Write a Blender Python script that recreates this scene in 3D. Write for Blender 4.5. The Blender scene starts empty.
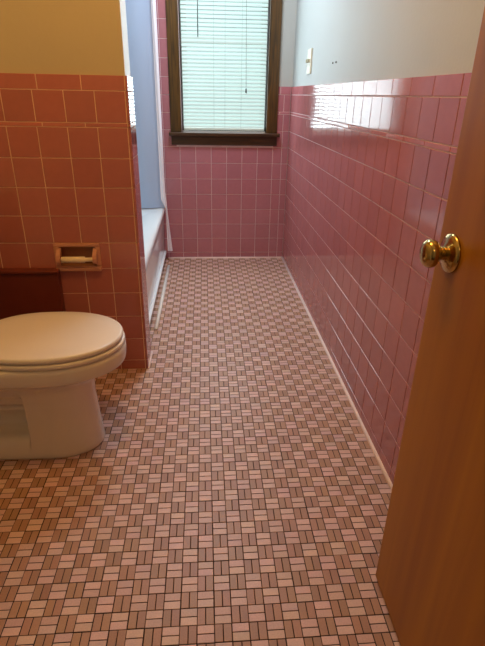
import bpy, math, random
from mathutils import Vector, Matrix
random.seed(7)
SC = bpy.context.scene
COL = SC.collection

# ---------------------------------------------------------------- layout (metres)
XL, XR = -1.06, 0.593          # left wall, right wall (tile faces)
YF = 3.645                     # far wall tile face
YW, WT = 1.974, 0.15           # short wing wall: front face, thickness
XW = -0.270                    # wing wall free end
YD = 0.15                      # inside face of the doorway wall
ZC = 2.44                      # ceiling
P, B = 0.1090, 0.0459          # tile pitch, base course
TD = 0.008                     # tile stands proud of the plaster
Z9 = B + 9 * P                 # underside of the liner strip
ZL = Z9 + 0.0155               # top of the liner strip
ZK = ZL + 0.1075               # underside of the cap course
ZT = 1.201                     # top of the cap course

# ---------------------------------------------------------------- materials
def rgb(h):
    def f(c):
        c /= 255
        return c / 12.92 if c <= 0.04045 else ((c + 0.055) / 1.055) ** 2.4
    return tuple(f(int(h[i:i + 2], 16)) for i in (0, 2, 4)) + (1,)

def new_mat(name):
    m = bpy.data.materials.new(name); m.use_nodes = True
    nt = m.node_tree
    return m, nt, nt.nodes['Principled BSDF']

def mat(name, color, rough=0.5, metal=0, noise=0.0, nscale=12, bump=0.0, bscale=200, spec=0.5, coat=0.0, stretch=None):
    m, nt, b = new_mat(name)
    c = rgb(color) if isinstance(color, str) else tuple(color) + (1,)
    b.inputs['Base Color'].default_value = c
    b.inputs['Roughness'].default_value = rough
    b.inputs['Metallic'].default_value = metal
    b.inputs['Specular IOR Level'].default_value = spec
    b.inputs['Coat Weight'].default_value = coat
    b.inputs['Coat Roughness'].default_value = 0.05
    tc = nt.nodes.new('ShaderNodeTexCoord')
    src = tc.outputs['Object']
    if stretch:
        mp = nt.nodes.new('ShaderNodeMapping'); mp.inputs['Scale'].default_value = stretch
        nt.links.new(src, mp.inputs['Vector']); src = mp.outputs['Vector']
    if noise:
        n = nt.nodes.new('ShaderNodeTexNoise'); n.inputs['Scale'].default_value = nscale; n.inputs['Detail'].default_value = 4
        nt.links.new(src, n.inputs['Vector'])
        r = nt.nodes.new('ShaderNodeMapRange'); r.inputs[1].default_value = 0.25; r.inputs[2].default_value = 0.75
        r.inputs[3].default_value = 1 - noise; r.inputs[4].default_value = 1 + noise
        nt.links.new(n.outputs['Fac'], r.inputs[0])
        x = nt.nodes.new('ShaderNodeMix'); x.data_type = 'RGBA'; x.blend_type = 'MULTIPLY'; x.inputs[0].default_value = 1
        x.inputs[6].default_value = c
        nt.links.new(r.outputs[0], x.inputs[7]); nt.links.new(x.outputs[2], b.inputs['Base Color'])
    if bump:
        n = nt.nodes.new('ShaderNodeTexNoise'); n.inputs['Scale'].default_value = bscale; n.inputs['Detail'].default_value = 3
        nt.links.new(src, n.inputs['Vector'])
        bp = nt.nodes.new('ShaderNodeBump'); bp.inputs['Strength'].default_value = bump; bp.inputs['Distance'].default_value = 0.004
        nt.links.new(n.outputs['Fac'], bp.inputs['Height']); nt.links.new(bp.outputs['Normal'], b.inputs['Normal'])
    return m

def tile_mat(name, rough, spec=0.5, bump=0.0, bscale=30, mottling=0.06, mscale=60):
    """glaze whose colour comes from each tile's own tint attribute"""
    m, nt, b = new_mat(name)
    a = nt.nodes.new('ShaderNodeAttribute'); a.attribute_name = 'tint'
    tc = nt.nodes.new('ShaderNodeTexCoord')
    n = nt.nodes.new('ShaderNodeTexNoise'); n.inputs['Scale'].default_value = mscale; n.inputs['Detail'].default_value = 4
    nt.links.new(tc.outputs['Object'], n.inputs['Vector'])
    r = nt.nodes.new('ShaderNodeMapRange'); r.inputs[1].default_value = 0.25; r.inputs[2].default_value = 0.75
    r.inputs[3].default_value = 1 - mottling; r.inputs[4].default_value = 1 + mottling
    nt.links.new(n.outputs['Fac'], r.inputs[0])
    x = nt.nodes.new('ShaderNodeMix'); x.data_type = 'RGBA'; x.blend_type = 'MULTIPLY'; x.inputs[0].default_value = 1
    nt.links.new(a.outputs['Color'], x.inputs[6]); nt.links.new(r.outputs[0], x.inputs[7])
    nt.links.new(x.outputs[2], b.inputs['Base Color'])
    b.inputs['Roughness'].default_value = rough
    b.inputs['Specular IOR Level'].default_value = spec
    if bump:
        n2 = nt.nodes.new('ShaderNodeTexNoise'); n2.inputs['Scale'].default_value = bscale; n2.inputs['Detail'].default_value = 2
        nt.links.new(tc.outputs['Object'], n2.inputs['Vector'])
        bp = nt.nodes.new('ShaderNodeBump'); bp.inputs['Strength'].default_value = bump; bp.inputs['Distance'].default_value = 0.003
        nt.links.new(n2.outputs['Fac'], bp.inputs['Height']); nt.links.new(bp.outputs['Normal'], b.inputs['Normal'])
    return m

def wood(name, dark, light, scale=(6, 6, 0.6), rough=0.35, coat=0.3, wave=3.0):
    m, nt, b = new_mat(name)
    tc = nt.nodes.new('ShaderNodeTexCoord')
    mp = nt.nodes.new('ShaderNodeMapping'); mp.inputs['Scale'].default_value = scale
    nt.links.new(tc.outputs['Object'], mp.inputs['Vector'])
    n = nt.nodes.new('ShaderNodeTexNoise'); n.inputs['Scale'].default_value = wave; n.inputs['Detail'].default_value = 6
    n.inputs['Distortion'].default_value = 0.6
    nt.links.new(mp.outputs['Vector'], n.inputs['Vector'])
    cr = nt.nodes.new('ShaderNodeValToRGB')
    cr.color_ramp.elements[0].position = 0.32; cr.color_ramp.elements[0].color = rgb(dark)
    cr.color_ramp.elements[1].position = 0.70; cr.color_ramp.elements[1].color = rgb(light)
    nt.links.new(n.outputs['Fac'], cr.inputs['Fac']); nt.links.new(cr.outputs['Color'], b.inputs['Base Color'])
    b.inputs['Roughness'].default_value = rough
    b.inputs['Coat Weight'].default_value = coat; b.inputs['Coat Roughness'].default_value = 0.15
    return m

M = {}
M['daylit_end'] = mat('daylit_end_paint', 'f2f2ee', 0.45, noise=0.02, nscale=3)  # window light on the beige end face, put into a whiter colour
M['beige'] = mat('beige_wall_paint', 'c4b898', 0.55, noise=0.03, nscale=3, bump=0.12, bscale=90)
M['paint'] = mat('wall_paint', 'bcc0be', 0.55, noise=0.03, nscale=3, bump=0.12, bscale=90)
M['ceil'] = mat('ceiling_paint', 'd8d4ca', 0.8)
M['tile'] = tile_mat('pink_glazed_tile', 0.10, 0.6, bump=0.10, bscale=14, mottling=0.04, mscale=40)
M['mosaic'] = tile_mat('mosaic_porcelain', 0.42, 0.45, mottling=0.10, mscale=260)
M['grout'] = mat('wall_grout', 'e6c0a6', 0.8, noise=0.08, nscale=30)
M['pinkgrout'] = mat('pale_pink_grout', 'dcc0c2', 0.8, noise=0.08, nscale=30)
M['fgrout'] = mat('floor_grout', '2c1b14', 0.9, noise=0.2, nscale=80)
M['bead'] = mat('caulk_bead', 'f0d6cc', 0.45, noise=0.10, nscale=20)
M['white'] = mat('white_caulk', 'e8e4dc', 0.4, noise=0.05, nscale=20)
M['door'] = wood('varnished_door', '965a00', 'b07402', (7, 7, 0.35), 0.42, 0.0, 2.2)
M['trim'] = wood('dark_window_trim', '2a1a06', '5f3f10', (26, 26, 1.6), 0.4, 0.2, 3.0)
M['stool'] = wood('dark_sill', '2c1a0d', '4f2f17', (1.6, 26, 26), 0.4, 0.2, 3.0)
M['jamb'] = mat('dark_jamb', '1c130b', 0.6)
M['china'] = mat('biscuit_china', 'e6ddd0', 0.12, noise=0.02, nscale=6)
M['seat'] = mat('biscuit_seat', 'e9e1d6', 0.22, noise=0.02, nscale=6)
M['tub'] = mat('tub_enamel', 'eef4f6', 0.10, noise=0.02, nscale=5)
M['maroon'] = mat('maroon_paint', '6e2c1c', 0.45, noise=0.12, nscale=8)
M['pinkchina'] = mat('pink_china', 'c98f74', 0.18, noise=0.03, nscale=20)
M['niche'] = mat('niche_glaze', 'bb8260', 0.25)
M['roller'] = mat('cream_roller', 'f2e0bc', 0.35)
M['plate'] = mat('almond_plate', 'e8e6d4', 0.35)
M['toggle'] = mat('toggle', 'b9b79c', 0.3)
M['screw'] = mat('screw_steel', '5a564c', 0.4, metal=0.7)
M['rail'] = mat('blind_rail', 'd9e6de', 0.5)
M['cord'] = mat('blind_cord', '8fa29c', 0.8)
M['wand'] = mat('blind_wand', '55645f', 0.3)
M['tassel'] = mat('cord_tassel', '3a4440', 0.4)
M['brass'] = mat('brass', (0.50, 0.36, 0.13), 0.18, metal=1.0, noise=0.12, nscale=60)
M['steel'] = mat('chrome', (0.7, 0.7, 0.7), 0.15, metal=1.0)
# shower curtain: thin cloth, a little light passes through
m, nt, b = new_mat('curtain_cloth')
b.inputs['Base Color'].default_value = rgb('c6dcfa'); b.inputs['Roughness'].default_value = 0.6
tr = nt.nodes.new('ShaderNodeBsdfTranslucent'); tr.inputs['Color'].default_value = rgb('c6dcfa')
mx = nt.nodes.new('ShaderNodeMixShader'); mx.inputs[0].default_value = 0.3
nt.links.new(b.outputs[0], mx.inputs[1]); nt.links.new(tr.outputs[0], mx.inputs[2])
nt.links.new(mx.outputs[0], nt.nodes['Material Output'].inputs['Surface'])
M['curtain'] = m
# blind slats: vinyl whose own emission stands in for the daylight behind it
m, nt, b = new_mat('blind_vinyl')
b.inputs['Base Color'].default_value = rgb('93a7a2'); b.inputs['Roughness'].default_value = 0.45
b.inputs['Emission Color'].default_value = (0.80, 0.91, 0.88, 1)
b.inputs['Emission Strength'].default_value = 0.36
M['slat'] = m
m, nt, b = new_mat('window_glass')
b.inputs['Base Color'].default_value = (0.9, 0.97, 0.95, 1); b.inputs['Transmission Weight'].default_value = 1; b.inputs['Roughness'].default_value = 0.0
M['glass'] = m
M['hem'] = mat('curtain_hem', 'f0eaf4', 0.6)

# ---------------------------------------------------------------- mesh builder
class MB:
    def __init__(s): s.v = []; s.f = []; s.m = []; s.t = []; s.sm = []
    def add(s, vs, fs, mi=0, tint=(1, 1, 1), smooth=False):
        o = len(s.v); s.v += [tuple(v) for v in vs]; s.t += [tint] * len(vs)
        for f in fs: s.f.append([i + o for i in f]); s.m.append(mi); s.sm.append(smooth)
    def box(s, x0, x1, y0, y1, z0, z1, mi=0):
        vs = [(x, y, z) for z in (z0, z1) for y in (y0, y1) for x in (x0, x1)]
        s.add(vs, [(0, 2, 3, 1), (4, 5, 7, 6), (0, 1, 5, 4), (2, 6, 7, 3), (0, 4, 6, 2), (1, 3, 7, 5)], mi)
    def bbox(s, x0, x1, y0, y1, z0, z1, r=0.004, mi=0, seg=2):
        """box with rounded edges"""
        import bmesh
        bm = bmesh.new(); bmesh.ops.create_cube(bm, size=1)
        for v in bm.verts:
            v.co = Vector(((x0 + x1) / 2 + v.co.x * (x1 - x0), (y0 + y1) / 2 + v.co.y * (y1 - y0), (z0 + z1) / 2 + v.co.z * (z1 - z0)))
        bmesh.ops.bevel(bm, geom=list(bm.edges), offset=r, segments=seg, profile=0.5, affect='EDGES')
        bm.verts.index_update()
        s.add([v.co[:] for v in bm.verts], [[v.index for v in f.verts] for f in bm.faces], mi, smooth=False); bm.free()
    def tile(s, o, u, v, n, w, h, d, tint, mi=0, inset=0.0012, tilt=0.0, gap=0.0):
        """one glazed tile with pillowed edges; o is its corner on the bedding plane"""
        o, u, v, n = Vector(o), Vector(u), Vector(v), Vector(n)
        vs = []
        a, b2 = random.uniform(-tilt, tilt), random.uniform(-tilt, tilt)
        for ins, dep in ((gap, 0), (gap + inset * 0.25, d * 0.78), (gap + inset, d)):
            for p, q in ((ins, ins), (w - ins, ins), (w - ins, h - ins), (ins, h - ins)):
                extra = (a * (p / w - .5) + b2 * (q / h - .5)) if dep else 0
                vs.append(o + u * p + v * q + n * (dep + extra))
        fs = [(8, 9, 10, 11)]
        for L in (0, 4):
            for i in range(4):
                j = (i + 1) % 4; fs.append((L + i, L + j, L + 4 + j, L + 4 + i))
        if u.cross(v).dot(n) < 0: fs = [tuple(reversed(f)) for f in fs]
        s.add(vs, fs, mi, tint)
    def loft(s, rings, mi=0, cap0=True, cap1=True, smooth=True, closed=True):
        n = len(rings[0]); vs = [p for r in rings for p in r]; fs = []
        for k in range(len(rings) - 1):
            for i in range(n if closed else n - 1):
                j = (i + 1) % n; fs.append((k * n + i, k * n + j, (k + 1) * n + j, (k + 1) * n + i))
        if cap0: fs.append(tuple(reversed(range(n))))
        if cap1: fs.append(tuple(range((len(rings) - 1) * n, len(rings) * n)))
        s.add(vs, fs, mi, smooth=smooth)
    def tube(s, pts, r, seg=10, mi=0, cap=True):
        pts = [Vector(p) for p in pts]; rs = r if isinstance(r, (list, tuple)) else [r] * len(pts); rings = []
        for i, p in enumerate(pts):
            d = (pts[min(i + 1, len(pts) - 1)] - pts[max(i - 1, 0)]).normalized()
            a = Vector((0, 0, 1)) if abs(d.z) < 0.9 else Vector((1, 0, 0))
            x = d.cross(a).normalized(); y = d.cross(x)
            rings.append([p + (x * math.cos(t) + y * math.sin(t)) * rs[i] for t in (2 * math.pi * k / seg for k in range(seg))])
        s.loft(rings, mi, cap, cap)
    def lathe(s, o, axis, prof, seg=32, mi=0, cap0=True, cap1=True):
        """prof: (distance along axis, radius)"""
        o, ax = Vector(o), Vector(axis).normalized()
        a = Vector((0, 0, 1)) if abs(ax.z) < 0.9 else Vector((1, 0, 0))
        x = ax.cross(a).normalized(); y = ax.cross(x)
        s.loft([[o + ax * d + (x * math.cos(t) + y * math.sin(t)) * r for t in (2 * math.pi * k / seg for k in range(seg))] for d, r in prof], mi, cap0, cap1)
    def build(s, name, mats, parent=None, loc=None, recalc=True):
        me = bpy.data.meshes.new(name); me.from_pydata(s.v, [], s.f)
        mats = mats if isinstance(mats, (list, tuple)) else [mats]
        for m_ in mats: me.materials.append(m_)
        me.polygons.foreach_set('material_index', s.m)
        me.polygons.foreach_set('use_smooth', s.sm)
        at = me.attributes.new('tint', 'FLOAT_COLOR', 'POINT')
        at.data.foreach_set('color', [c for t in s.t for c in (t[0], t[1], t[2], 1.0)])
        me.update()
        if recalc:
            import bmesh
            bm = bmesh.new(); bm.from_mesh(me); bmesh.ops.recalc_face_normals(bm, faces=bm.faces); bm.to_mesh(me); bm.free()
        o = bpy.data.objects.new(name, me); COL.objects.link(o)
        if parent is not None:
            o.parent = parent; o.matrix_parent_inverse = parent.matrix_world.inverted()
        return o

def thing(name, label, cat, loc=(0, 0, 0), group=None):
    o = bpy.data.objects.new(name, None); COL.objects.link(o)
    o.location = loc; o.matrix_world = Matrix.Translation(loc); o.empty_display_size = 0.05
    o['label'] = label; o['category'] = cat
    if group: o['group'] = group
    return o

def structure(o, label=None, cat=None):
    o['kind'] = 'structure'
    if label: o['label'] = label
    if cat: o['category'] = cat
    return o

PINK = (0.465, 0.165, 0.170)
def tint(base=PINK, v=0.05, hue=0.03):
    k = 1 + random.uniform(-v, v); h = random.uniform(-hue, hue)
    return (base[0] * k, base[1] * k * (1 + h), base[2] * k * (1 + h))

def tile_field(mb, org, u, n, length, seam, mi_tile, mi_grout=None, skip=None, top='cap', cap_seam=0.0, ztop=ZT, base=PINK, inset=0.0012):
    """tile a wall strip: org is the floor corner, u runs along it, seam is one vertical joint position"""
    org, u, n = Vector(org), Vector(u), Vector(n); z = Vector((0, 0, 1)); g = 0.0013
    def seams(phase, pitch):
        k = math.ceil((0 - phase) / pitch + 1e-6); s = [0.0]
        while phase + k * pitch < length - 1e-4:
            if phase + k * pitch > 1e-4: s.append(phase + k * pitch)
            k += 1
        return s + [length]
    rows = []
    if top == 'cap':
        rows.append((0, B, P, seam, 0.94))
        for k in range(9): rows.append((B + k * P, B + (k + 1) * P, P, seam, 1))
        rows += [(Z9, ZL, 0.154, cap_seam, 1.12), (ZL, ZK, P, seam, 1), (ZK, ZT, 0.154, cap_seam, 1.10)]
    else:
        rows.append((0, B, P, seam, 0.94)); k = 0
        while B + (k + 1) * P < ztop: rows.append((B + k * P, B + (k + 1) * P, P, seam, 1)); k += 1
    for z0, z1, pitch, ph, br in rows:
        ss = seams(ph, pitch)
        for a, b2 in zip(ss[:-1], ss[1:]):
            if b2 - a < 0.006: continue
            for (a2, c2) in (skip(a, b2, z0, z1) if skip else [(a, b2)]):
                t = tint(base); t = tuple(c * br for c in t)
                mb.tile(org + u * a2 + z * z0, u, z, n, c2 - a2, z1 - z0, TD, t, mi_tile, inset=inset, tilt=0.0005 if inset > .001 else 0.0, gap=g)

# ================================================================= ROOM SHELL
# floor: basket-weave mosaic, pairs of light bricks one way, tan bricks the other
mb = MB()
HX0, HX1, HY0 = -1.30, 1.30, -1.50
mb.box(HX0, HX1, HY0, YF + .12, -0.12, -0.0008, 0)
px, py = 0.04125, 0.04370
x0, y0 = -0.033, 0.759
LIGHT, TAN = (0.640, 0.420, 0.365), (0.415, 0.225, 0.142)
nx0 = math.floor((XL - x0) / px); nx1 = math.ceil((XR - x0) / px)
ny0 = math.floor((-0.35 - y0) / py); ny1 = math.ceil((YF - y0) / py)
for i in range(nx0, nx1):
    for j in range(ny0, ny1):
        ax, ay = x0 + i * px, y0 + j * py
        if ax < -0.36 and ay > YW + WT: continue          # under the tub
        if ax + px < -0.30 and ay > YW + 0.02: continue
        e = random.uniform(-.0006, .0006); e2 = random.uniform(-.0006, .0006)
        g = 0.0010
        wx0, wx1 = max(ax, XL), min(ax + px, XR - 0.002); wy0, wy1 = ay, min(ay + py, YF - 0.002)
        if wx1 - wx0 < 0.004 or wy1 - wy0 < 0.004: continue
        if (i + j) % 2 == 0:      # tan pair, side by side
            mid = (ax + px / 2)
            parts = [(wx0, min(mid, wx1), wy0, wy1), (max(mid, wx0), wx1, wy0, wy1)]; base = TAN
        else:
            mid = ay + py / 2
            parts = [(wx0, wx1, wy0, min(mid, wy1)), (wx0, wx1, mid, wy1)]; base = LIGHT
        for (a, b_, c, d) in parts:
            if b_ - a < 0.004 or d - c < 0.004: continue
            k = 1 + random.uniform(-.10, .10)
            mb.tile((a + e, c + e2, -0.0012), (1, 0, 0), (0, 1, 0), (0, 0, 1), b_ - a, d - c, 0.0012,
                    (base[0] * k, base[1] * k * (1 + random.uniform(-.05, .05)), base[2] * k * (1 + random.uniform(-.06, .06))), 1, inset=0.0009, tilt=0.00015, gap=g)
structure(mb.build('floor', [M['fgrout'], M['mosaic']], recalc=False), 'basket-weave mosaic floor of pale pink and tan bricks', 'floor')

# right wall
mb = MB()
mb.box(XR + TD, XR + .12, YD, YF + .12, 0, ZC, 0)
mb.box(XR + 0.0018, XR + TD + .001, YD, YF, 0, ZT - 0.002, 1)
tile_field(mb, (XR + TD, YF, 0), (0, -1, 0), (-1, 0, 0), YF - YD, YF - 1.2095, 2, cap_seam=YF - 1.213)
structure(mb.build('wall_right', [M['paint'], M['pinkgrout'], M['tile']], recalc=False), 'long right wall, glossy pink tile below pale paint', 'wall')

# far wall (with the window opening)
WX0, WX1, WZ0, WZ1 = -0.150, 0.432, 0.915, 1.95
CX0, CX1 = -0.228, 0.506                     # outside edges of the casing
mb = MB()
for a in ((XL - .1, WX0, 0, ZC), (WX1, XR + .12, 0, ZC), (WX0, WX1, 0, WZ0), (WX0, WX1, WZ1, ZC)):
    mb.box(a[0], a[1], YF + TD, YF + .12, a[2], a[3], 0)
mb.box(XL, WX0, YF + .0018, YF + TD + .001, 0, WZ1, 1)
mb.box(WX0, WX1, YF + .0018, YF + TD + .001, 0, WZ0 - .01, 1)
mb.box(WX1, XR, YF + .0018, YF + TD + .001, 0, ZT - .002, 1)
org = (XL, YF + TD, 0)
FS = 0.157 - XL                              # one joint of the far wall
def skip_far_low(a, b2, z0, z1):
    xa, xb = XL + a, XL + b2
    if z1 > 0.86 and xb > WX0 and xa < WX1:
        out = []
        if xa < WX0: out.append((a, WX0 - XL))
        if xb > WX1: out.append((WX1 - XL, b2))
        return out
    return [(a, b2)]
def skip_left(a, b2, z0, z1):
    xa, xb = XL + a, XL + b2
    if xb <= -0.19 or z1 < 0.86: return [(a, b2)] if z1 > 0.86 or True else []
    return [(a, min(b2, -0.19 - XL))] if xa < -0.19 else []
tile_field(mb, (XL, YF + TD, 0), (1, 0, 0), (0, -1, 0), 0.484 - XL, FS, 2, skip=lambda a, b2, z0, z1: [(a, b2)] if z1 < 0.9 else skip_left(a, b2, z0, z1), top='high', ztop=1.96, base=(0.450, 0.168, 0.200))  # mauve shift puts the cooler light at this end into the tile tint
tile_field(mb, (0.484, YF + TD, 0), (1, 0, 0), (0, -1, 0), XR - 0.484, 0.5, 2, cap_seam=0.5, base=(0.450, 0.168, 0.200))  # same cool-light tint as the field beside it
structure(mb.build('wall_far', [M['paint'], M['pinkgrout'], M['tile']], recalc=False), 'far wall of pink tile around the window', 'wall')

# wing wall between toilet and tub, with a niche for the paper holder
NX0, NX1, NZ0, NZ1 = -0.604, -0.434, 0.486, 0.587
mb = MB()
y1 = YW + WT
xe = XW - TD
yb = YW + TD
for a in ((XL - .1, NX0, 0, ZC), (NX1, xe, 0, ZC), (NX0, NX1, 0, NZ0), (NX0, NX1, NZ1, ZC)):
    mb.box(a[0], a[1], yb, y1, a[2], a[3], 0)
mb.box(NX0, NX1, yb + .055, y1, NZ0, NZ1, 0)
for a in ((XL, NX0, 0, ZT - .002), (NX1, XW - .0018, 0, ZT - .002), (NX0, NX1, 0, NZ0), (NX0, NX1, NZ1, ZT - .002)):
    mb.box(a[0], a[1], YW + .0018, yb + .001, a[2], a[3], 1)
mb.box(xe - .001, XW - .0018, YW + .0018, y1, 0, ZT - .002, 1)
def skip_wing(a, b2, z0, z1):
    xa, xb = XL + a, XL + b2
    if z0 < NZ1 and z1 > NZ0 + .01 and xb > NX0 and xa < NX1:
        out = []
        if xa < NX0 - .006: out.append((a, NX0 - XL))
        if xb > NX1 + .006: out.append((NX1 - XL, b2))
        return out
    return [(a, b2)]
tile_field(mb, (XL, yb, 0), (1, 0, 0), (0, -1, 0), XW - 0.0005 - XL, -0.391 - XL, 2, skip=skip_wing, cap_seam=-0.434 - XL, base=(0.44, 0.145, 0.115))  # same pink tile, with the warm lamp's orange cast put into its tint
tile_field(mb, (xe, y1, 0), (0, -1, 0), (1, 0, 0), WT, 0.075, 2, cap_seam=0.5, inset=0.0004)
mb.box(xe - .002, xe + .0008, yb + .0005, y1, ZT - .001, ZC, 3)  # thin whiter slab imitates daylight falling on the beige end face
structure(mb.build('wall_wing', [M['beige'], M['grout'], M['tile'], M['daylit_end']], recalc=False), 'short tiled wing wall between toilet and bathtub', 'wall')

# left wall, doorway wall, hall, ceiling
mb = MB(); mb.box(XL - .12, XL, HY0, YF + .12, 0, ZC, 0)
structure(mb.build('wall_left', [M['paint']]))
mb = MB()
DX0, DX1, DZ = -0.34, 0.475, 2.04
mb.box(XL, DX0, 0.03, YD, 0, ZC); mb.box(DX1, XR + .12, 0.03, YD, 0, ZC); mb.box(DX0, DX1, 0.03, YD, DZ, ZC)
structure(mb.build('wall_front', [M['paint']]))
mb = MB(); mb.box(HX0, HX1, HY0 - .1, HY0, 0, ZC)
structure(mb.build('wall_hall', [M['paint']]))
mb = MB(); mb.box(XR + .12, XR + .22, HY0, 0.03, 0, ZC)
structure(mb.build('wall_hall_side', [M['paint']]))
mb = MB(); mb.box(HX0, HX1, HY0 - .1, YF + .12, ZC, ZC + .1)
structure(mb.build('ceiling', [M['ceil']]))

# light beads where tile meets floor
def bead(name, pts, r, m_):
    mb = MB(); mb.tube(pts, r, 8); return structure(mb.build(name, [m_]))
bead('trim_1', [(XR - .001, YD, .001), (XR - .001, YF, .001)], 0.0095, M['bead'])
bead('trim_2', [(-0.285, YF - .001, .001), (XR, YF - .001, .001)], 0.0085, M['bead'])
bead('trim_3', [(XW + .001, YW, .001), (XW + .001, y1 + .01, .001)], 0.005, M['bead'])

# ================================================================= WINDOW
win = bpy.data.objects.new('window_1', None); COL.objects.link(win)
win.location = (0.14, YF, WZ0); win.matrix_world = Matrix.Translation(win.location)
structure(win, 'window in dark brown wood trim on the far wall', 'window')
yt = YF - 0.014
def casing(name, x0, x1, z0, z1):
    mb = MB(); mb.bbox(x0, x1, yt, YF + TD, z0, z1, 0.003); mb.build(name, [M['trim']], win)
casing('casing', CX0, CX0 + .076, 0.905, 1.95); casing('casing', CX1 - .076, CX1, 0.905, 1.95)
casing('casing', CX0, CX1, 1.95, 2.03)
mb = MB(); mb.bbox(-0.240, 0.524, YF - .045, YF + .02, 0.882, 0.905, 0.004); mb.build('window_sill', [M['stool']], win)
mb = MB(); mb.bbox(-0.225, 0.508, YF - .018, YF + TD, 0.822, 0.882, 0.003); mb.build('sill_apron', [M['stool']], win)
mb = MB()
mb.box(WX0, WX0 + .008, YF + TD, YF + .12, 0.905, WZ1); mb.box(WX1 - .008, WX1, YF + TD, YF + .12, 0.905, WZ1)
mb.box(WX0, WX1, YF + TD, YF + .12, WZ1 - .008, WZ1); mb.box(WX0, WX1, YF + .02, YF + .12, 0.900, 0.915)
mb.build('jamb', [M['jamb']], win)
def sash(z0, z1, y):
    mb = MB()
    mb.box(WX0 + .008, WX0 + .045, y, y + .03, z0, z1); mb.box(WX1 - .045, WX1 - .008, y, y + .03, z0, z1)
    mb.box(WX0 + .045, WX1 - .045, y, y + .03, z0, z0 + .045); mb.box(WX0 + .045, WX1 - .045, y, y + .03, z1 - .04, z1)
    s_ = mb.build('sash', [M['trim']], win)
    g = MB(); g.box(WX0 + .04, WX1 - .04, y + .012, y + .016, z0 + .04, z1 - .035)
    g.build('pane', [M['glass']], s_)
sash(0.915, 1.47, YF + .055); sash(1.43, 1.942, YF + .088)

# ================================================================= BLIND
yB = YF + 0.026
bl = thing('window_blind', 'pale green-white horizontal mini blind lowered in the window', 'blind', (0.145, yB, 0.925))
bx0, bx1 = -0.138, 0.420
mb = MB(); pitch = 0.0232
zz = 0.945; k = 0
while zz < 1.905:
    # shallow curved slat, tilted nearly closed
    t = math.radians(63 if abs(zz - 1.468) > 0.02 else 74) + random.uniform(-.02, .02); hw = 0.0122; dz = random.uniform(-.0006, .0006); sag = random.uniform(-.0008, .0008)
    rows_ = []
    n = 5; nxs = 9
    vs = []; fs = []
    for i in range(nxs):
        xx = bx0 + (bx1 - bx0) * i / (nxs - 1); w = sag * math.sin(math.pi * i / (nxs - 1))
        for j in range(n):
            q = -1 + 2 * j / (n - 1); crown = 0.0022 * (1 - q * q)
            yy = yB + math.cos(t) * hw * q - math.sin(t) * crown; z_ = zz + dz + w + math.sin(t) * hw * q + math.cos(t) * crown
            vs.append((xx, yy, z_))
    for i in range(nxs - 1):
        for j in range(n - 1): fs.append((i * n + j, (i + 1) * n + j, (i + 1) * n + j + 1, i * n + j + 1))
    mb.add(vs, fs, 0, smooth=True)
    zz += pitch; k += 1
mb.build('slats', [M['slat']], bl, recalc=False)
mb = MB(); mb.bbox(bx0, bx1, yB - .012, yB + .012, 0.918, 0.934, .003); mb.build('bottom_rail', [M['rail']], bl)
mb = MB(); mb.bbox(bx0 - .002, bx1 + .002, yB - .014, yB + .014, 1.905, 1.94, .002); mb.build('headrail', [M['rail']], bl)
for x in (-0.03 + .1, 0.145, 0.255):
    mb = MB(); mb.tube([(x, yB - .0145, 0.934), (x, yB - .0145, 1.905)], 0.0007, 6); mb.build('ladder_cord', [M['cord']], bl)
mb = MB(); mb.tube([(-0.027, yB - .020, 1.905), (-0.029, yB - .021, 1.70), (-0.031, yB - .021, 1.478)], [.003, .003, .0035], 8)
mb.build('tilt_wand', [M['wand']], bl)
mb = MB(); mb.tube([(0.276, yB - .018, 1.905), (0.280, yB - .019, 1.6), (0.287, yB - .018, 1.18)], 0.0012, 6)
c_ = mb.build('lift_cord', [M['wand']], bl)
mb = MB(); mb.lathe((0.287, yB - .018, 1.186), (0, 0, -1), [(0, .002), (.006, .0045), (.026, .0065), (.03, .004)], 12); mb.build('cord_tassel', [M['tassel']], c_)

# ================================================================= DOOR
dr = bpy.data.objects.new('door_1', None); COL.objects.link(dr)
dr.location = (0.45, 0.152, 0.009); dr.matrix_world = Matrix.Translation(dr.location)
structure(dr, 'varnished orange-brown wooden door standing open on the right', 'door')
mb = MB(); mb.bbox(0.431, 0.466, 0.152, 0.859, 0.009, 2.03, 0.0025); mb.build('door_panel', [M['door']], dr)
KY, KZ = 0.807, 0.899
mb = MB()
mb.lathe((0.4312, KY, KZ), (-1, 0, 0), [(0.0105, .0125), (.017, .0115), (.023, .0125), (.026, .017), (.030, .0225), (.035, .0252), (.041, .0252), (.047, .0222), (.0505, .0165), (.0525, .009), (.053, .001)], 40)
kn = mb.build('door_knob', [M['brass']], dr)
mb = MB()
mb.lathe((0.4312, KY, KZ), (-1, 0, 0), [(0, .0350), (.003, .0350), (.006, .0325), (.008, .0250), (.0100, .0185), (.0118, .0150), (.0122, .001)], 40)
mb.build('rosette', [M['brass']], kn)

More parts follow.
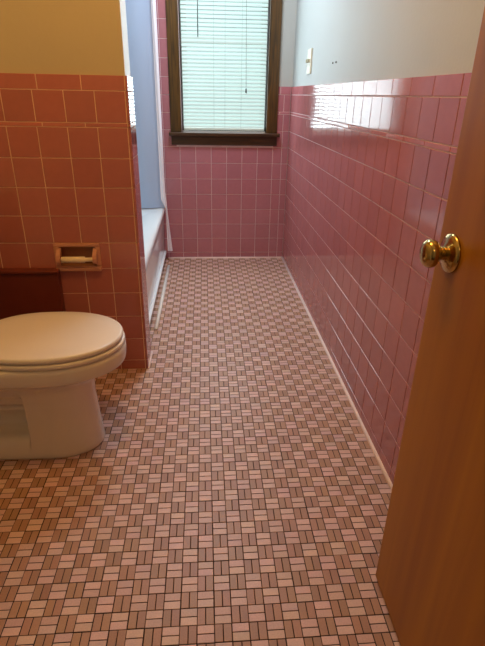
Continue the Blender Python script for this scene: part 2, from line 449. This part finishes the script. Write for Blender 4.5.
# ================================================================= TOILET
CY = 1.484
to = thing('toilet', 'biscuit-coloured toilet with closed lid beside the tiled wing wall', 'toilet', (-0.60, CY, 0))
def egg(xf, xb, hw, z, n=44, xm=None, rec=None, nf=2.15, nb=3.0):
    """closed outline: rounded nose at xf, squarer back at xb"""
    xm = xm if xm is not None else xf - (xf - xb) * 0.46
    pts = []
    for k in range(n):
        t = 2 * math.pi * k / n
        c, s = math.cos(t), math.sin(t)
        if c >= 0: x = xm + (xf - xm) * abs(c) ** (2 / nf); y = hw * math.copysign(abs(s) ** (2 / nf), s)
        else: x = xm - (xm - xb) * abs(c) ** (2 / nb); y = hw * math.copysign(abs(s) ** (2 / nb), s)
        if rec:
            f = min(1, max(0, (rec[0] - x) / 0.012)); y *= 1 - (1 - rec[1]) * f
        pts.append((x, CY + y, z))
    return pts
def outline(xf, xb, hw, z, rec=None, xm=-0.53, nf=2.15):
    """same plan with straight flanks sampled finely, so the side recess has a crisp front edge"""
    half = []
    for k in range(25):
        t = math.pi / 2 * k / 24
        half.append((xm + (xf - xm) * math.cos(t) ** (2 / nf), hw * math.sin(t) ** (2 / nf)))
    for x in (-.55, -.57, -.585, -.592, -.596, -.599, -.602, -.605, -.609, -.615, -.63, -.65, -.68, -.71, -.74, -.77, -.80, -.82, -.835, -.845, -.855, -.86):
        q = (xm - x) / (xm - xb)
        y = hw * max(0.0, 1 - q ** 5) ** 0.2
        if rec:
            f = min(1, max(0, (rec[0] - x) / 0.006)); y *= 1 - (1 - rec[1]) * f
        half.append((x, y))
    pts = [(x, CY + y, z) for x, y in half] + [(x, CY - y, z) for x, y in reversed(half[1:-1])]
    return pts
mb = MB(); N = 96
sect = [  # front, half width, z, recess
    (-0.379, .109, 0.000, None), (-0.377, .111, .006, None), (-0.380, .109, .022, None), (-0.382, .107, .040, None), (-0.382, .106, .058, (-.599, .95)), (-0.383, .105, .072, (-.599, .84)), (-0.384, .104, .080, (-.599, .62)), (-0.384, .104, .085, (-.599, .20)),
    (-0.386, .102, .10, (-.599, .14)), (-0.389, .101, .155, (-.599, .14)), (-0.3895, .101, .161, (-.599, .50)), (-0.390, .101, .170, (-.599, .64)), (-0.391, .101, .184, (-.599, .66)), (-0.392, .102, .192, (-.599, .52)),
    (-0.392, .103, .198, (-.599, .72)), (-0.392, .103, .212, (-.599, .80)), (-0.391, .105, .222, (-.599, .78)), (-0.390, .107, .238, (-.599, .90)), (-0.388, .110, .255, None),
    (-0.384, .116, .272, None), (-0.374, .125, .286, None), (-0.355, .139, .300, None), (-0.330, .154, .312, None), (-0.305, .166, .321, None),
    (-0.284, .1745, .328, None), (-0.278, .1775, .331, None), (-0.276, .1790, .335, None), (-0.274, .1805, .350, None), (-0.273, .1812, .368, None), (-0.2735, .1808, .379, None), (-0.277, .178, .384, None), (-0.290, .166, .386, None)]
mb.loft([outline(a, -0.862, c, d, rec=e) for a, c, d, e in sect])
mb.build('bowl', [M['china']], to)
def slab(name, z0, z1, xf, xb, hw, r, parent, crown=0.0):
    mb = MB(); rings = []
    for q in (1.0, .55, .2, 0): rings.append(egg(xf - r * q * .6, xb + r * q * .6, hw - r * q * .6, z0 + r * (1 - math.cos((1 - q) * math.pi / 2)) * .8, N, xm=-0.52, nf=2.1, nb=2.5))
    for q in (0, .3, .6, 1.0): rings.append(egg(xf - r * q, xb + r * q, hw - r * q, z1 - r * (1 - math.cos(q * math.pi / 2)) * -0 - r * (1 - math.sqrt(max(0, 1 - q * q))) * 0 - r * (1 - q) ** 2 * .9, N, xm=-0.52, nf=2.1, nb=2.5))
    for q in (.8, .5, .2, .02): rings.append(egg(-.52 + (xf - r + .52) * q, -.52 + (xb + r + .52) * q, (hw - r) * q, z1 + crown * (1 - q * q), N, xm=-0.52, nf=2.1, nb=2.5))
    mb.loft(rings); return mb.build(name, [M['seat']], parent)
slab('seat', 0.389, 0.405, -0.274, -0.750, .182, .005, to)
slab('lid', 0.4085, 0.427, -0.279, -0.748, .181, .007, to, crown=0.004)
for s in (-.075, .075):
    mb = MB(); mb.bbox(-0.785, -0.752, CY + s - .02, CY + s + .02, .386, .415, .006); mb.build('hinge', [M['seat']], to)
mb = MB(); mb.bbox(-1.045, -0.825, CY - .225, CY + .225, .387, .705, .025, seg=3); tk = mb.build('tank', [M['china']], to)
mb = MB(); mb.bbox(-1.052, -0.815, CY - .235, CY + .235, .706, .742, .010, seg=3); mb.build('tank_lid', [M['china']], to)

# ================================================================= PAPER HOLDER
ph = thing('toilet_paper_holder', 'empty recessed pink ceramic toilet paper holder in the wing wall', 'toilet paper holder', (-0.519, YW, 0.53))
def rframe(mb, x0, x1, z0, z1, ix0, ix1, iz0, iz1, ya, yb_):
    mb.bbox(x0, x1, ya, yb_, iz1, z1, .003); mb.bbox(x0, x1, ya, yb_, z0, iz0, .003)
    mb.bbox(x0, ix0, ya, yb_, iz0, iz1, .003); mb.bbox(ix1, x1, ya, yb_, iz0, iz1, .003)
mb = MB(); rframe(mb, -0.612, -0.428, 0.476, 0.592, -0.590, -0.448, 0.497, 0.577, YW - .009, YW + .004)
mb.bbox(-0.612, -0.428, YW - .018, YW, 0.476, 0.493, .004)
mb.build('holder_frame', [M['pinkchina']], ph)
mb = MB()
e = .0015
mb.box(NX0 + e, NX1 - e, YW + .048, YW + .052, NZ0 + e, NZ1 - e); mb.box(NX0 + e, NX0 + .008, YW + .004, YW + .048, NZ0 + e, NZ1 - e); mb.box(NX1 - .008, NX1 - e, YW + .004, YW + .048, NZ0 + e, NZ1 - e)
mb.box(NX0 + .008, NX1 - .008, YW + .004, YW + .048, NZ0 + e, NZ0 + .008); mb.box(NX0 + .008, NX1 - .008, YW + .004, YW + .048, NZ1 - .008, NZ1 - e)
mb.build('niche', [M['niche']], ph)
for xa, xb in ((-0.600, -0.584), (-0.456, -0.440)):
    mb = MB()
    prof = [(YW, .572), (YW - .010, .566), (YW - .030, .548), (YW - .036, .535), (YW - .036, .521), (YW - .029, .511), (YW - .010, .506), (YW, .503)]
    mb.loft([[(xa, y, z) for y, z in prof], [(xb, y, z) for y, z in prof]], smooth=False); mb.build('bracket', [M['pinkchina']], ph)
mb = MB(); mb.lathe((-0.584, YW - .022, .528), (1, 0, 0), [(0, .007), (.004, .0125), (.094, .013), (.096, .0085), (.124, .0085), (.128, .005)], 20)
mb.build('roller', [M['roller']], ph)

# ================================================================= ACCESS PANEL
ap = thing('access_panel', 'dark maroon boxed-in access panel low on the tiled wall behind the toilet', 'access panel', (-0.83, YW - .03, 0))
mb = MB(); mb.bbox(XL + .002, -0.600, YW - .040, YW - .001, 0.001, .474, .003); mb.build('panel_box', [M['maroon']], ap)
mb = MB(); mb.bbox(XL + .002, -0.596, YW - .048, YW - .001, .476, .488, .003); mb.build('panel_cap', [M['maroon']], ap)

# ================================================================= BATHTUB
tb = thing('bathtub', 'white glossy bathtub behind the tiled wing wall', 'bathtub', (-0.68, 2.88, 0))
TX0, TX1, TY0, TY1, TZ = XL + .004, -0.292, y1 + .004, YF - .002, 0.392
def rr(x0, x1, y0_, y1_, r, z, n=8):
    pts = []
    for cx, cy, a0 in ((x1 - r, y1_ - r, 0), (x0 + r, y1_ - r, 90), (x0 + r, y0_ + r, 180), (x1 - r, y0_ + r, 270)):
        for k in range(n + 1):
            a = math.radians(a0 + 90 * k / n); pts.append((cx + r * math.cos(a), cy + r * math.sin(a), z))
    return pts
mb = MB()
rings = [rr(TX0, TX1 - .022, TY0, TY1, .004, .003), rr(TX0, TX1 - .020, TY0, TY1, .004, .06), rr(TX0, TX1 - .012, TY0, TY1, .004, .30), rr(TX0, TX1 - .010, TY0, TY1, .004, .345),
         rr(TX0, TX1 - .002, TY0, TY1, .006, .356), rr(TX0, TX1, TY0, TY1, .008, .372), rr(TX0, TX1 - .003, TY0, TY1, .008, .386), rr(TX0 + .004, TX1 - .012, TY0 + .004, TY1 - .004, .010, TZ),
         rr(TX0 + .06, TX1 - .125, TY0 + .09, TY1 - .20, .10, TZ - .001), rr(TX0 + .07, TX1 - .137, TY0 + .10, TY1 - .21, .11, TZ - .010), rr(TX0 + .08, TX1 - .148, TY0 + .115, TY1 - .225, .12, TZ - .05),
         rr(TX0 + .12, TX1 - .175, TY0 + .17, TY1 - .30, .13, .10), rr(TX0 + .18, TX1 - .23, TY0 + .24, TY1 - .36, .12, .07)]
mb.loft(rings); mb.build('tub_shell', [M['tub']], tb)
mb = MB(); mb.bbox(TX1 - .030, TX1 - .004, TY0, TY1, .046, .062, .004); mb.build('skirt_foot', [M['tub']], tb, )
bead('trim_4', [(-0.270, 2.38, .003), (-0.270, YF - .20, .003)], 0.011, M['white'])

# ================================================================= SHOWER CURTAIN
cu = thing('shower_curtain', 'pale blue-white shower curtain gathered against the far wall above the tub', 'shower curtain', (-0.30, 3.58, 0.4))
mb = MB()
nx, nz = 90, 30; rings = []
for j in range(nz + 1):
    z = 0.396 + (1.97 - 0.396) * j / nz; row = []
    for i in range(nx + 1):
        s = i / nx; x = -0.288 - 0.62 * s
        amp = 0.004 + 0.003 * (1 - j / nz)
        y = 3.585 + amp * math.sin(s * 22 + 0.25 * math.sin(z * 2)) - 0.02 * s
        row.append((x + 0.004 * math.sin(z * 3 + 1) * (1 - s), y, z))
    rings.append(row)
mb.loft(rings, 0, False, False, closed=False)
mb.build('curtain_liner', [M['curtain']], cu, recalc=False)
mb = MB(); rings = []
for j in range(nz + 1):
    z = 0.082 + (1.97 - 0.082) * j / nz
    fl = max(0, (0.55 - z) / 0.47)
    xr = -0.281 + 0.036 * fl ** 1.15; xl = (-0.312 if z > .42 else -0.282 + .004 * fl) 
    if z <= .42: xl = min(xr - .012, -0.281)
    rings.append([(xl + (xr - xl) * i / 8, 3.562 + 0.006 * math.sin(i / 8 * 7 + z), z) for i in range(9)])
mb.loft(rings, 0, False, False, closed=False)
mb.build('curtain_edge', [M['hem']], cu, recalc=False)

# ================================================================= SMALL WALL THINGS
ls = thing('light_switch', 'almond light switch plate on the right wall near the window', 'light switch', (XR + TD, 3.085, 1.32))
mb = MB(); mb.bbox(XR + TD - .009, XR + TD + .001, 3.035, 3.135, 1.258, 1.384, .003); mb.build('switch_plate', [M['plate']], ls)
for y in (3.062, 3.108):
    mb = MB(); mb.bbox(XR + TD - .022, XR + TD - .006, y - .006, y + .006, 1.315, 1.333, .003); mb.build('toggle', [M['toggle']], ls)
for k_, (y, lab) in enumerate(((2.53, 'small wall screw beside the light switch, the farther of two'), (2.47, 'small wall screw above the tile cap, the nearer of two'))):
    mb = MB(); mb.lathe((XR + TD + .001, y, 1.286), (-1, 0, 0), [(0, .004), (.004, .004), (.006, .0025)], 10)
    o = mb.build('wall_screw', [M['screw']]); o['label'] = lab; o['category'] = 'screw'; o['group'] = 'wall screws above the tile cap'

# ================================================================= LIGHT
def lamp(name, kind, loc, power, color, **kw):
    l = bpy.data.lights.new(name, kind); l.energy = power; l.color = color
    for a, v in kw.items(): setattr(l, a, v)
    o = bpy.data.objects.new(name, l); COL.objects.link(o); o.location = loc; return o
lamp('ceiling_lamp', 'POINT', (-0.18, 1.15, 2.28), 25, (1.0, 0.52, 0.13), shadow_soft_size=0.12)
lamp('hall_lamp', 'POINT', (0.0, -0.8, 2.2), 6, (1.0, 0.60, 0.26), shadow_soft_size=0.12)
o = lamp('cool_fill', 'AREA', (0.0, 2.85, 2.40), 21, (0.76, 0.88, 1.0), shape='DISK', size=0.5)  # unseen cool fill light, added to brighten the tub end
o = lamp('daylight', 'AREA', (0.14, yB - .001, 1.42), 14, (0.76, 0.93, 1.0), shape='RECTANGLE', size=0.56, size_y=0.96)
o.rotation_euler = (math.radians(-90), 0, 0)
w = bpy.data.worlds.new('outside'); SC.world = w; w.use_nodes = True
w.node_tree.nodes['Background'].inputs['Color'].default_value = (0.75, 0.9, 1.0, 1); w.node_tree.nodes['Background'].inputs['Strength'].default_value = 0.4

# ================================================================= CAMERA
F = 490.67
r = Vector((0.99725579, -0.07189336, 0.01767038)); u = Vector((0.0143771, 0.42220622, 0.90638579)); f = Vector((0.07262367, 0.90364443, -0.42208122))
cam = bpy.data.cameras.new('camera'); co = bpy.data.objects.new('camera', cam); COL.objects.link(co)
cam.sensor_fit = 'HORIZONTAL'; cam.sensor_width = 36; cam.lens = F / 485 * 36; cam.clip_start = 0.02
co.matrix_world = Matrix(((r.x, u.x, -f.x, 0), (r.y, u.y, -f.y, 0), (r.z, u.z, -f.z, 1.1463), (0, 0, 0, 1)))
SC.camera = co
SC.view_settings.view_transform = 'Standard'
SC.view_settings.look = 'None'
SC.view_settings.exposure = 0
